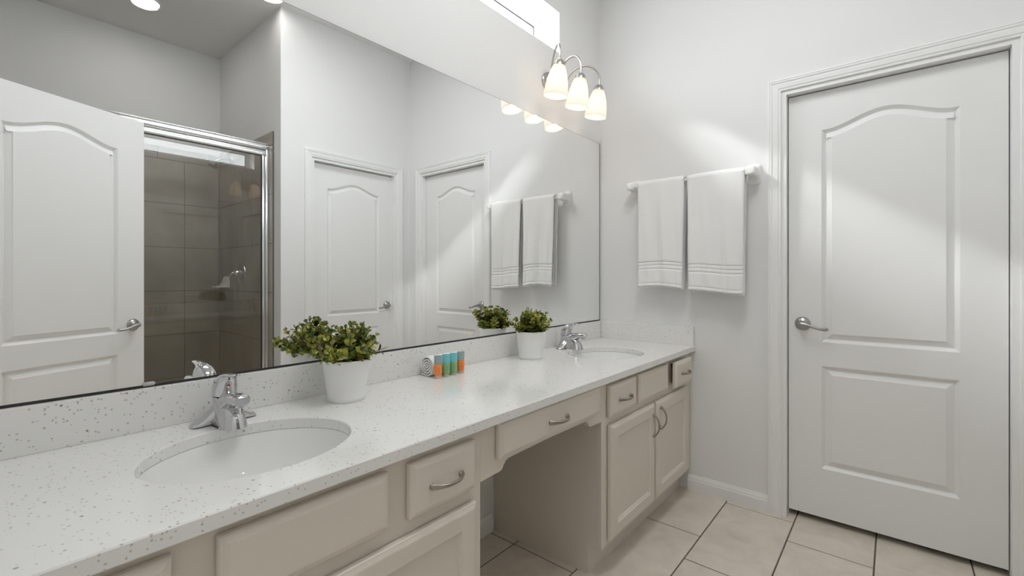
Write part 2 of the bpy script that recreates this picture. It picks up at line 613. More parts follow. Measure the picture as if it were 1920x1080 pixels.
def panel_door(name, loc, rotz, handle_z, with_frame=True, w_open=0.80, h_open=2.081, recess=0.03):
    global leaf_mesh
    root = bpy.data.objects.new(name, None)
    COL.objects.link(root)
    root.location = loc
    root.rotation_euler = (0, 0, rotz)
    wl = 0.752
    ox = (w_open - wl) / 2 if with_frame else 0
    ry = recess if with_frame else 0
    if leaf_mesh is None:
        leaf = link('door_leaf', door_leaf_bm(), M['door'], root, smooth=25)
        leaf_mesh = leaf.data
    else:
        leaf = bpy.data.objects.new('door_leaf', leaf_mesh)
        COL.objects.link(leaf)
        leaf.parent = root
    leaf.location = (ox, ry, 0)
    h = lever(root, ox + 0.060, handle_z)
    h.location = (0, ry, 0)
    if with_frame:
        casing('door_casing', w_open, h_open, root)
        # jamb with stop
        bm = bmesh.new()
        j = 0.0205
        for x0_, x1_ in ((0, j), (w_open - j, w_open)):
            box(bm, x0_, x1_, 0.0, 0.115, FZ, h_open)
        box(bm, j, w_open - j, 0.0, 0.115, h_open - 0.020, h_open)
        link('door_jamb', bm, M['trim'], root)
    return root


d1 = struct(panel_door('door_1', (0.0, D1[1], 0.0), -PI / 2, 0.930, recess=0.045))
d2 = struct(panel_door('door_2', (D2[1], -1.984, 0.0), PI, 0.910, w_open=0.773, recess=0.045))
th = math.radians(155.3)
d3 = struct(panel_door('door_3', (-1.953, -1.900, 0.0), th, 0.888, with_frame=False))
# casing around the doorway the camera looks in from
dw = bpy.data.objects.new('trim_1', None)
COL.objects.link(dw)
dw.location = (XB, -1.60, 0)
dw.rotation_euler = (0, 0, PI / 2)
casing('door_casing', 0.80, 2.08, dw)
link('door_jamb', bbox_bm((0, .015, 0, .12, FZ, 2.08), (.785, .80, 0, .12, FZ, 2.08), (.015, .785, 0, .12, 2.065, 2.08)), M['trim'], dw)
struct(dw)

# ---------------------------------------------------------------- window
wn = bpy.data.objects.new('window_1', None)
COL.objects.link(wn)
wn.location = ((WX0 + WX1) / 2, 0.150, (WZ0 + WZ1) / 2)
struct(wn)
hw, hh = (WX1 - WX0) / 2, (WZ1 - WZ0) / 2


def ring_frame_bm(hw, hh, wid, y0, y1):
    return slab_bm(rect(-hw, hw, -hh, hh), [rect(-hw + wid, hw - wid, -hh + wid, hh - wid)], y0, y1, AY)


link('window_frame', ring_frame_bm(hw - .001, hh - .001, 0.026, -0.012, 0.017), M['vinyl'], wn)
link('window_sash', ring_frame_bm(hw - 0.0265, hh - 0.0265, 0.017, -0.003, 0.013), M['vinyl'], wn)
link('window_gasket', ring_frame_bm(hw - 0.043, hh - 0.043, 0.007, -0.001, 0.003), M['black'], wn)
link('window_pane', bbox_bm((-hw + .042, hw - .042, 0.004, 0.008, -hh + .042, hh - .042)), M['glass'], wn)

# ---------------------------------------------------------------- mirror
mr = thing('wall_mirror', 'frameless wall-wide mirror above the quartz backsplash', 'mirror', (-1.356, 0, 0.883))
mb = bbox_bm((-1.334, 1.342, -0.006, -0.001, 0.004, 1.126))
link('mirror_glass', mb, M['mirror'], mr)
e = link('mirror_edge', bbox_bm((-1.334, 1.346, -0.0045, -0.0005, 1.126, 1.128), (1.342, 1.346, -0.0065, -0.0005, 0.004, 1.126)), M['black'], mr)
e = link('mirror_channel', bbox_bm((-1.334, 1.346, -0.0075, -0.0003, -0.001, 0.0045)), M['black'], mr)
e['label'] = 'thin dark channel along the bottom edge'
bm = bmesh.new()
tube(bm, [(-0.951 - .013, -0.0075, 0.006), (-0.951 - .010, -0.0078, 0.006), (-0.951 + .010, -0.0078, 0.006), (-0.951 + .013, -0.0075, 0.006)], [(.001, .002), (.003, .005), (.003, .005), (.001, .002)], 12, up=(0, 0, 1))
link('mirror_clip', bm, M['clip'], mr, smooth=True)

# ---------------------------------------------------------------- countertop
CT, CB = 0.775, 0.745
SINKS = [(-2.175, -0.325), (-0.520, -0.325)]
SA, SB = 0.215, 0.180
bm = bmesh.new()
ch = 0.0025
outer = [(XB, -0.600), (0.0, -0.600), (0.0, 0.0), (XB, 0.0)]
lv = []
for z, ins in ((CB, ch), (CB + ch, 0), (CT - ch, 0), (CT, ch)):
    loops = [inset_loop(outer, ins)] + [ellipse(cx, cy, SA + ins, SB + ins) for cx, cy in SINKS]
    lv.append([[bm.verts.new((x, y, z)) for x, y in lp] for lp in loops])
for A, B in zip(lv, lv[1:]):
    for a_, b_ in zip(A, B):
        q = len(a_)
        for k in range(q):
            bm.faces.new((a_[k], a_[(k + 1) % q], b_[(k + 1) % q], b_[k]))
fill_with_holes(bm, lv[0])
fill_with_holes(bm, lv[-1])
ctop = tag(link('countertop', bm, M['quartz']), 'long white speckled quartz vanity countertop with two oval sink cutouts', 'countertop')
bk = tag(link('backsplash', bbox_bm((XB, 0.0 - 0.0005, -0.020, -0.0003, CT, 0.881), bevel=0.0015), M['quartz']),
         'long speckled quartz backsplash under the mirror', 'backsplash')
sd = tag(link('side_splash', bbox_bm((-0.020, -0.0003, -0.595, -0.021, CT, 0.881), bevel=0.0015), M['quartz']),
         'short speckled quartz splash on the end wall below the towels', 'backsplash')


def make_sink(cx, cy, label):
    root = thing('sink', label, 'sink', (cx, cy, CB), group=None)
    bm = bmesh.new()
    n = 64
    prof = [(1.10, 0.0), (1.005, 0.0), (0.985, -0.012), (0.95, -0.040), (0.88, -0.078), (0.76, -0.108), (0.58, -0.128), (0.36, -0.138), (0.12, -0.142)]
    rings = [[(SA * s * math.cos(2 * PI * k / n), SB * s * math.sin(2 * PI * k / n), z) for k in range(n)] for s, z in prof]
    # outside shell
    outp = [(0.14, -0.152), (0.40, -0.148), (0.66, -0.136), (0.84, -0.112), (0.96, -0.078), (1.02, -0.040), (1.05, -0.012), (1.10, -0.010)]
    rings += [[(SA * s * math.cos(2 * PI * k / n), SB * s * math.sin(2 * PI * k / n), z) for k in range(n)] for s, z in outp]
    loft(bm, rings, closed=True)
    link('basin', bm, M['sink'], root, smooth=50)
    bm = bmesh.new()
    lathe(bm, [(0.027, -0.1405), (0.027, -0.1385), (0.022, -0.1380), (0.020, -0.1400), (0.004, -0.1392), (0.0005, -0.139)], (0, 0, 0), 24, cap=True)
    link('drain', bm, M['chrome'], root, smooth=40)
    bm = bmesh.new()
    lathe(bm, [(0.011, 0.0), (0.011, 0.003), (0.007, 0.004), (0.007, 0.001), (0.0005, 0.001)], (0, -SB * 0.93, -0.048), 18, 'Y')
    link('overflow', bm, M['chrome'], root, smooth=40)
    return root


make_sink(*SINKS[0], 'white oval undermount sink nearest the camera')
make_sink(*SINKS[1], 'white oval undermount sink in the far end of the countertop')


# ---------------------------------------------------------------- cabinets
YF = -0.570      # face frame front


def nested_front_bm(w_, h_, prof, y_back=0.0):
    """panel from nested rectangles: local X 0..w, Z 0..h, front toward -Y. prof: (inset, protrusion)"""
    bm = bmesh.new()
    rings = []
    for ins, pr in prof:
        rings.append([(x, -pr, z) for x, z in rect(ins, w_ - ins, ins, h_ - ins)])
    loft(bm, rings)
    return bm


DRP = [(0, 0), (0, 0.011), (0.0025, 0.0145), (0.005, 0.0150), (0.013, 0.0190), (0.016, 0.0195)]
DOP = [(0, 0), (0, 0.011), (0.0025, 0.0145), (0.005, 0.0150), (0.013, 0.0190), (0.016, 0.0195), (0.054, 0.0195), (0.056, 0.0185), (0.061, 0.0145), (0.064, 0.0145), (0.066, 0.0100), (0.068, 0.0095)]


def pull(parent, x, z, vertical=False, span=0.096, loc=None, y=-0.0195):
    bm = bmesh.new()
    h = span / 2
    pts, rad = [], []
    n = 16
    for k in range(n + 1):
        u = -1 + 2 * k / n
        off = 0.003 + 0.025 * (1 - abs(u) ** 2.4)
        a_ = u * (h + 0.004)
        pts.append((x, y - off, z + a_) if vertical else (x + a_, y - off, z))
        wd = 0.0048 + 0.0032 * abs(u) ** 3
        rad.append((wd, 0.0036) if not vertical else (wd, 0.0036))
    tube(bm, pts, rad, 12, up=(0, 1, 0))
    for s in (-1, 1):
        c = (x, y, z + s * h) if vertical else (x + s * h, y, z)
        lathe(bm, [(0.0075, 0.0), (0.0075, -0.003), (0.0055, -0.009), (0.0005, -0.011)], c, 14, 'Y')
    o = link('handle', bm, M['pull'], parent, smooth=50)
    return o


def front(root, name, x0, x1, z0, z1, prof, pull_at=None, vertical=False, out=0.0, cat=None):
    o = link(name, nested_front_bm(x1 - x0, z1 - z0, prof), M['cabinet'], root, loc=(x0, YF - 0.003 - out, z0))
    if pull_at:
        p = pull(o, pull_at[0] - x0, pull_at[1] - z0, vertical)
    return o


def carcass(root, x0, x1, toe=True):
    """side panels, bottom, toe board"""
    yb = -0.002
    zt = CB - 0.0005
    for a_, b_ in ((x0, x0 + .016), (x1 - .016, x1)):
        bm = bmesh.new()
        # side with toe notch
        pr = [(-0.512, FZ), (yb, FZ), (yb, zt), (YF + .019, zt), (YF + .019, 0.087), (-0.512, 0.087)]
        rings = [[(x, y, z) for y, z in pr] for x in (a_, b_)]
        loft(bm, rings)
        link('side_panel', bm, M['cabinet'], root)
    link('bottom_panel', bbox_bm((x0 + .0165, x1 - .0165, -0.50, yb - .001, 0.075, 0.09), (x0 + .0165, x1 - .0165, -0.012, yb - .001, 0.0905, 0.60)), M['cabinet_in'], root)
    link('toe_kick', bbox_bm((x0 + .0165, x1 - .0165, -0.512, -0.5005, FZ, 0.087)), M['cabinet'], root)


def make_cabinet(x0, x1, label, fronts, holes):
    root = thing('vanity_cabinet', label, 'cabinet', (0, 0, 0))
    carcass(root, x0, x1)
    bm = slab_bm(rect(x0, x1, 0.087, CB - 0.0005), [rect(*h) for h in holes], YF, YF + 0.0185, AY)
    link('face_frame', bm, M['cabinet'], root)
    return root


# right-hand unit
RX0, RX1 = -1.007, -0.004
cabR = make_cabinet(RX0, RX1, 'greige cabinet unit at the far end wall, under the far sink, its end drawer ajar', None,
                    [(-0.945, -0.750, 0.615, 0.712), (-0.285, -0.10, 0.615, 0.712), (-0.945, -0.545, 0.125, 0.555), (-0.50, -0.10, 0.125, 0.555)])
front(cabR, 'drawer', -0.966, -0.728, 0.600, 0.727, DRP, (-0.847, 0.660))
front(cabR, 'false_front', -0.702, -0.368, 0.600, 0.727, DRP)
dr = front(cabR, 'drawer', -0.325, -0.090, 0.600, 0.727, DRP, (-0.205, 0.665), out=0.022)
bm = bbox_bm((0.046, 0.056, 0.0, 0.40, 0.020, 0.095), (0.200, 0.210, 0.0, 0.40, 0.020, 0.095), (0.0565, 0.1995, 0.0, 0.40, 0.020, 0.028))
link('drawer_box', bm, M['cabinet_in'], dr)
front(cabR, 'door', -0.962, -0.531, 0.108, 0.568, DOP, (-0.557, 0.47), True)
front(cabR, 'door', -0.513, -0.086, 0.108, 0.568, DOP, (-0.470, 0.485), True)
# left-hand unit
LX0, LX1 = XB + 0.003, -1.687
cabL = make_cabinet(LX0, LX1, 'greige cabinet unit in the foreground, under the near sink', None,
                    [(-2.60, -2.41, 0.615, 0.712), (-1.92, -1.74, 0.615, 0.712), (-2.60, -2.19, 0.125, 0.535), (-2.12, -1.74, 0.125, 0.535)])
front(cabL, 'drawer', -2.630, -2.393, 0.595, 0.724, DRP, (-2.512, 0.655))
front(cabL, 'false_front', -2.330, -1.996, 0.595, 0.724, DRP)
front(cabL, 'drawer', -1.938, -1.722, 0.592, 0.722, DRP, (-1.830, 0.652))
front(cabL, 'door', -2.630, -2.170, 0.108, 0.555, DOP, (-2.20, 0.47), True)
front(cabL, 'door', -2.150, -1.718, 0.108, 0.555, DOP, (-2.12, 0.47), True)
# knee space with shaped apron and shallow drawer
kn = thing('vanity_apron', 'greige apron with one shallow drawer bridging the knee space between the cabinets', 'drawer unit', (-1.347, YF, 0.60))
xl, xr = -1.6865, -1.0075
cx = -1.347


def half(s):
    """lower edge from the centre outward on one side"""
    e_ = abs((xr - xl) / 2)
    pts = []
    pts.append((0.0, 0.624))
    pts.append((e_ - 0.125, 0.621))
    # ogee dropping down
    for k in range(1, 9):
        u = k / 8
        pts.append((e_ - 0.125 + 0.022 * math.sin(u * PI / 2), 0.621 - 0.012 * (1 - math.cos(u * PI / 2))))
    pts.append((e_ - 0.098, 0.609))
    for k in range(1, 9):
        u = k / 8
        pts.append((e_ - 0.098 + 0.020 * (1 - math.cos(u * PI / 2)), 0.609 - 0.016 * math.sin(u * PI / 2)))
    pts.append((e_, 0.590))
    return [(s * x - 0.0, z) for x, z in pts]


low = [(x, z) for x, z in reversed(half(-1))] + half(1)[1:]
poly = [(x, z - 0.60) for x, z in low] + [((xr - xl) / 2, CB - 0.0005 - 0.60), (-(xr - xl) / 2, CB - 0.0005 - 0.60)]
link('apron', slab_bm(poly, [rect(-0.26, 0.26, 0.046, 0.125)], 0.0, 0.0185, AY), M['cabinet'], kn)
dr = link('drawer', nested_front_bm(0.575, 0.104, DRP), M['cabinet'], kn, loc=(-0.278, -0.003, 0.036))
pull(dr, 0.290, 0.049)
link('drawer_box', bbox_bm((0.03, 0.545, 0.0015, 0.42, 0.014, 0.085)), M['cabinet_in'], dr)

# ---------------------------------------------------------------- faucets


def superring(c, hw_, h_, n=28, p=2.6, tilt=0.0, plane='YZ', low=0.0):
    """closed superellipse ring of half width hw_, half height h_ around c"""
    r = []
    for k in range(n):
        a_ = 2 * PI * k / n
        ca, sa = math.cos(a_), math.sin(a_)
        u = hw_ * abs(ca) ** (2 / p) * (1 if ca >= 0 else -1)
        v = h_ * abs(sa) ** (2 / p) * (1 if sa >= 0 else -1)
        if plane == 'YZ':
            r.append((c[0], c[1] + u, c[2] + v))
        elif plane == 'XZ':
            r.append((c[0] + u, c[1] + v * math.sin(tilt), c[2] + v * math.cos(tilt)))
        else:
            r.append((c[0] + u, c[1] + v, c[2]))
    return r


def make_faucet(loc, label):
    root = thing('faucet', label, 'faucet', loc)
    bm = bmesh.new()
    # wings: cross sections along X, concave sweep up to the column
    rings = []
    for k in range(25):
        u = -1 + 2 * k / 24
        x = u * 0.078
        au = abs(u)
        h_ = 0.010 + 0.066 * max(0.0, 1 - au / 0.86) ** 1.5
        d_ = 0.0245 - 0.008 * au ** 3
        if au > 0.93:
            q = (1 - au) / 0.07
            h_ = 0.003 + 0.007 * math.sqrt(max(q, 0)); d_ = 0.006 + (d_ - 0.006) * math.sqrt(max(q, 0))
        rings.append(superring((x, 0.0, h_ / 2), d_, h_ / 2, p=3.0))
    loft(bm, rings)
    # central column rising to the cap, slight taper
    rings = []
    for z, hx, hy, yy in ((0.0, 0.035, 0.066, -0.036), (0.012, 0.032, 0.064, -0.035), (0.030, 0.0290, 0.061, -0.032), (0.045, 0.0280, 0.056, -0.027), (0.056, 0.0275, 0.047, -0.019),
                          (0.064, 0.0270, 0.034, -0.007), (0.070, 0.0270, 0.0270, 0.0)):
        rings.append(superring((0, yy, z), hx, hy, p=2.6, plane='XY', n=40))
    loft(bm, rings)
    # spout: sections marching forward and arching over
    rings = []
    for y, zc, hx, hz, tl in ((0.010, 0.036, 0.026, 0.030, 0.0), (-0.015, 0.042, 0.0268, 0.032, 0.10), (-0.040, 0.055, 0.0265, 0.027, 0.25), (-0.062, 0.066, 0.0260, 0.020, 0.30), (-0.085, 0.0735, 0.0245, 0.0150, 0.20),
                              (-0.105, 0.0755, 0.0225, 0.0135, 0.02), (-0.120, 0.0750, 0.0210, 0.0130, -0.10), (-0.127, 0.0745, 0.0180, 0.0105, -0.15)):
        rings.append(superring((0, y, zc), hx, hz, p=2.8, plane='XZ', tilt=tl))
    loft(bm, rings)
    link('faucet_body', bm, M['chrome'], root, smooth=60)
    # seam, cap dome and lever
    bm = bmesh.new()
    lathe(bm, [(0.0272, 0.0700), (0.0272, 0.0722)], (0, 0, 0), 28, cap=True)
    link('seam', bm, M['black'], root, smooth=40)
    bm = bmesh.new()
    rings = []
    for z, r, yy in ((0.0722, 0.0285, 0.0), (0.080, 0.0292, -0.001), (0.095, 0.0290, -0.004), (0.108, 0.0270, -0.009), (0.118, 0.0235, -0.014), (0.126, 0.0170, -0.019), (0.130, 0.0090, -0.022), (0.1312, 0.0015, -0.024)):
        rings.append(superring((0, yy, z), r, r * 1.04, p=2.1, plane='XY'))
    loft(bm, rings)
    pts = bez((0, -0.006, 0.116), (0, -0.030, 0.131), (0, -0.055, 0.130), (0, -0.086, 0.134), 12)
    rad = [(0.022 - 0.0110 * (i / 12) ** 0.7 + (0.0015 if i > 9 else 0), 0.0085 - 0.0050 * (i / 12) ** 0.8) for i in range(13)]
    rad[-1] = (0.006, 0.0025)
    tube(bm, pts, rad, 16, up=(0, 0, 1))
    link('faucet_lever', bm, M['chrome'], root, smooth=60)
    bm = bmesh.new()
    lathe(bm, [(0.0115, 0.0), (0.0115, -0.009), (0.0095, -0.011), (0.0005, -0.0105)], (0, -0.113, 0.0675), 20)
    link('aerator', bm, M['chrome'], root, smooth=40)
    bm = bmesh.new()
    lathe(bm, [(0.0022, 0.0), (0.0022, 0.046), (0.0055, 0.050), (0.0060, 0.054), (0.0045, 0.058), (0.0004, 0.059)], (0, 0.0285, 0.012), 16)
    link('lift_rod', bm, M['chrome'], root, smooth=50)
    bm = bmesh.new()
    lathe(bm, [(0.003, 0.0), (0.003, -0.0008), (0.0003, -0.001)], (0, -0.0355, 0.101), 12, 'Y')
    link('temperature_dot', bm, M['red'], root)
    return root


make_faucet((-2.162, -0.082, CT), 'chrome single-lever faucet behind the near sink')
make_faucet((-0.520, -0.085, CT), 'chrome single-lever faucet behind the far sink')


# ---------------------------------------------------------------- plants
def leaf(bm, base, direction, up, ln, wd):
    d = Vector(direction).normalized()
    s = d.cross(Vector(up))
    if s.length < 1e-3:
        s = Vector((1, 0, 0))
    s.normalize()
    n_ = s.cross(d).normalized()
    b_ = Vector(base)
    prof = [(0.0, 0.06), (0.25, 0.72), (0.55, 1.0), (0.82, 0.66)]
    L_, R_, C_ = [], [], []
    for t_, w_ in prof:
        c = b_ + d * ln * t_ - n_ * ln * 0.22 * t_ * t_ * 0.6
        C_.append(bm.verts.new(c))
        L_.append(bm.verts.new(c + s * wd * w_ + n_ * wd * w_ * 0.38))
        R_.append(bm.verts.new(c - s * wd * w_ + n_ * wd * w_ * 0.38))
    tip = bm.verts.new(b_ + d * ln - n_ * ln * 0.16)
    for i in range(3):
        bm.faces.new((C_[i], C_[i + 1], L_[i + 1], L_[i]))
        bm.faces.new((C_[i], R_[i], R_[i + 1], C_[i + 1]))
    bm.faces.new((C_[3], tip, L_[3]))
    bm.faces.new((C_[3], R_[3], tip))


def make_plant(loc, label, seed, spread=1.0, height=1.0):
    rnd = random.Random(seed)
    root = thing('potted_plant', label, 'plant', loc)
    bm = bmesh.new()
    lathe(bm, [(0.0005, 0.0), (0.054, 0.0), (0.0565, 0.003), (0.0575, 0.010), (0.0580, 0.0125), (0.0572, 0.014), (0.0600, 0.040), (0.0655, 0.085), (0.0700, 0.122), (0.0716, 0.1235), (0.0720, 0.127), (0.0705, 0.129),
               (0.0680, 0.1275), (0.0672, 0.122), (0.0650, 0.105), (0.0005, 0.105)], (0, 0, 0), 56)
    link('pot', bm, M['pot'], root, smooth=40)
    bm = bmesh.new()
    rings = []
    for r, z in ((0.0655, 0.104), (0.0672, 0.119), (0.050, 0.126), (0.025, 0.131), (0.002, 0.132)):
        rings.append([(r * math.cos(2 * PI * k / 24), r * math.sin(2 * PI * k / 24), z + rnd.uniform(-.002, .002)) for k in range(24)])
    loft(bm, rings)
    link('soil', bm, M['soil'], root, smooth=True)
    fb = bmesh.new()
    sb = bmesh.new()
    nst = 50
    for i in range(nst):
        az = rnd.uniform(0, 2 * PI)
        q = math.sqrt((i + 0.5) / nst)
        r0 = 0.050 * q
        lean = q * rnd.uniform(0.85, 1.2)
        ln = rnd.uniform(0.080, 0.122) * (1.05 - 0.18 * q) * height
        if q > 0.75 and rnd.random() < 0.5:
            ln *= 0.72; lean *= 1.25
        b0 = Vector((r0 * math.cos(az), r0 * math.sin(az), 0.118))
        dirh = Vector((math.cos(az), math.sin(az), 0))
        hx_ = 0.062 * lean * spread
        tipv = b0 + dirh * hx_ + Vector((0, 0, math.sqrt(max(ln * ln - hx_ * hx_ * 0.7, 0.0012))))
        mid = b0 + dirh * hx_ * 0.35 + Vector((0, 0, (tipv.z - b0.z) * 0.62))
        pts = bez(b0, b0 + Vector((0, 0, .02)), mid, tipv, 8)
        tube(sb, pts, 0.0011, 5)
        P_ = [Vector(p) for p in pts]
        pairs = rnd.choice((5, 6, 7))
        rot = rnd.uniform(0, PI)
        for j in range(pairs):
            f_ = 0.28 + 0.70 * j / (pairs - 1)
            a_ = f_ * 8
            k = min(int(a_), 7)
            p = P_[k].lerp(P_[k + 1], a_ - k)
            ax = (P_[k + 1] - P_[k]).normalized()
            s = ax.cross(Vector((0.3, 0.5, 0.81))).normalized()
            s = Matrix.Rotation(rot + j * 1.25, 3, ax) @ s
            size = (0.0325 - 0.0125 * f_) * rnd.uniform(0.8, 1.15)
            if j == pairs - 1:
                size *= 0.75
            for sg in (1, -1):
                dd = s * sg + ax * (0.35 + 0.7 * f_) + Vector((rnd.uniform(-.15, .15), rnd.uniform(-.15, .15), rnd.uniform(-.1, .15)))
                leaf(fb, p, dd, ax if j < pairs - 1 else s.cross(ax), size, size * 0.45)
    # low skirt of leaves spilling around the rim
    for i in range(70):
        az = rnd.uniform(0, 2 * PI)
        rr_ = rnd.uniform(0.030, 0.068)
        p = Vector((rr_ * math.cos(az), rr_ * math.sin(az), rnd.uniform(0.126, 0.150)))
        d = Vector((math.cos(az), math.sin(az), rnd.uniform(-0.1, 0.9))) + Vector((rnd.uniform(-.5, .5), rnd.uniform(-.5, .5), 0))
        leaf(fb, p, d, (0, 0, 1), rnd.uniform(0.014, 0.024), rnd.uniform(0.006, 0.0095))
    link('leaves', fb, M['leaf'], root)
    link('stems', sb, M['stem'], root)
    return root


make_plant((-1.836, -0.130, CT), 'white potted leafy green plant beside the near sink', 3, 0.92)
make_plant((-0.888, -0.130, CT), 'white potted leafy green plant near the far faucet', 11, 0.62, 0.95)

# ---------------------------------------------------------------- rolled washcloth and bottles
rt = thing('rolled_towel', 'small rolled white washcloth against the backsplash behind the colourful tubes', 'towel', (-1.378, -0.066, CT))
bm = bmesh.new()
turns, n = 3.6, 130
inner, outerp = [], []
th_ = 0.0048
for k in range(n + 1):
    t_ = k / n
    a_ = t_ * turns * 2 * PI
    r = 0.005 + 0.0365 * t_
    ph = a_ - turns * 2 * PI - PI * 0.42
    wob = 1 + 0.02 * math.sin(3 * ph)
    outerp.append((r * wob * math.cos(ph), r * 1.0 * math.sin(ph)))
    inner.append(((r - th_) * wob * math.cos(ph), (r - th_) * math.sin(ph)))
# flap lying on the counter
lo = min(p[1] for p in outerp)
outerp += [(outerp[-1][0] + 0.010, lo + 0.001), (outerp[-1][0] + 0.024, lo + 0.002)]
inner += [(inner[-1][0] + 0.008, lo + 0.008), (inner[-1][0] + 0.024, lo + 0.008)]
rl = outerp + inner[::-1]
nx = 9
rings = []
for i in range(nx):
    x = -0.086 + 0.172 * i / (nx - 1)
    e_ = 1.0 if 0 < i < nx - 1 else 0.985
    rings.append([(x + 0.0012 * math.sin(j * 0.35) * (1 if i in (0, nx - 1) else 0), p[0] * e_, p[1] * e_ - lo + 0.0003) for j, p in enumerate(rl)])
vr = [[bm.verts.new(p) for p in r] for r in rings]
for A, B in zip(vr, vr[1:]):
    q = len(A)
    for k in range(q):
        bm.faces.new((A[k], A[(k + 1) % q], B[(k + 1) % q], B[k]))
m_ = len(outerp)
for A in (vr[0], vr[-1]):
    for k in range(m_ - 1):
        bm.faces.new((A[k], A[k + 1], A[-2 - k], A[-1 - k]))
link('cloth', bm, M['terry'], rt, smooth=50)


def make_tube(x, y, rz, lowm, upm, capm, ink, label):
    root = thing('toiletry_tube', label, 'bottle', (x, y, CT), (0, 0, rz), 'toiletry tubes in front of the rolled washcloth')
    bm = bmesh.new()
    lathe(bm, [(0.0005, 0), (0.0118, 0.0), (0.0122, 0.001), (0.0122, 0.0115), (0.0115, 0.0125), (0.0005, 0.0125)], (0, 0, 0), 24)
    link('cap', bm, M[capm], root, smooth=40)
    bm = bmesh.new()
    rings = []
    zs = [0.0127, 0.0135, 0.016, 0.024, 0.034, 0.044, 0.0535, 0.0540, 0.060, 0.068, 0.078, 0.0835, 0.0865, 0.0868]
    for z in zs:
        u = (z - 0.0127) / 0.0741
        hx_ = 0.0118 if z < 0.0130 else (0.0138 if z < 0.015 else 0.0145 + 0.0005 * u)
        hy_ = 0.0118 if z < 0.0130 else 0.0136 * (1 - u ** 1.8) + 0.0016
        rings.append([(hx_ * math.cos(2 * PI * k / 28), hy_ * math.sin(2 * PI * k / 28), z) for k in range(28)])
    loft(bm, rings)
    for f in bm.faces:
        f.material_index = 1 if f.calc_center_median().z > 0.0538 else 0
    link('tube', bm, [M[lowm], M[upm]], root, smooth=50)
    # printed mark: short lines of illegible print on the lower label
    bm = bmesh.new()
    for (z, hwid) in ((0.040, 0.0030), (0.0375, 0.0040), (0.030, 0.0045), (0.0275, 0.0035), (0.022, 0.0025)):
        u = (z - 0.0127) / 0.0741
        hy_ = 0.0136 * (1 - u ** 1.8) + 0.0016
        a0 = -PI / 2 - hwid / 0.0145 + 0.15
        a1 = -PI / 2 + hwid / 0.0145 + 0.15
        rr = []
        for i in range(6):
            a_ = a0 + (a1 - a0) * i / 5
            rr.append([(0.01475 * math.cos(a_), (hy_ + .0003) * math.sin(a_), z + dz) for dz in (0, 0.0011)])
        vv = [[bm.verts.new(p) for p in r] for r in rr]
        for A, B in zip(vv, vv[1:]):
            bm.faces.new((A[0], A[1], B[1], B[0]))
    link('print', bm, M[ink], root)


make_tube(-1.456, -0.124, -0.62, 'orange', 'greyteal', 'capo', 'inko', 'small orange and grey toiletry tube, nearest the camera of the row')
make_tube(-1.416, -0.125, -0.70, 'green', 'teal', 'capg', 'inkg', 'small green and teal toiletry tube beside the nearest orange tube')
make_tube(-1.377, -0.124, -0.66, 'green', 'teal', 'capg', 'inkg', 'small green and teal toiletry tube beside the farthest orange tube')
make_tube(-1.336, -0.122, -0.55, 'orange', 'greyteal', 'capo', 'inko', 'small orange and grey toiletry tube, farthest in the row')

# ---------------------------------------------------------------- towel bar and towels
tb = thing('towel_bar', 'white ceramic towel bar on the end wall beside the door', 'towel bar', (0, -0.58, 1.70))
for s, yy in ((1, -0.255), (-1, -0.895)):
    bm = bmesh.new()
    rings = []
    # section marches out of the wall: tall flared base narrowing to the bar boss
    for d, hy_, zt, zb, p in ((0.0, 0.034, 0.048, -0.058, 5), (0.007, 0.034, 0.047, -0.056, 5), (0.012, 0.031, 0.041, -0.046, 4), (0.020, 0.028, 0.033, -0.034, 3.5), (0.032, 0.026, 0.027, -0.026, 3.2), (0.048, 0.025, 0.025, -0.023, 3.2), (0.075, 0.025, 0.026, -0.023, 3.4), (0.092, 0.024, 0.024, -0.021, 3.4), (0.097, 0.019, 0.019, -0.016, 3.0)):
        zc = (zt + zb) / 2
        rings.append([(-d, a_, b_ - 0.008) for (_, a_, b_) in superring((0, yy + 0.58, zc), hy_, (zt - zb) / 2, p=p)])
    loft(bm, rings)
    link('bracket', bm, M['ceramic'], tb, smooth=40)
bm = bmesh.new()
tube(bm, [(-0.072, 0.325 - .02, -0.010), (-0.072, -0.315 + .02, -0.010)], 0.010, 16)
link('rod', bm, M['ceramic'], tb, smooth=50)


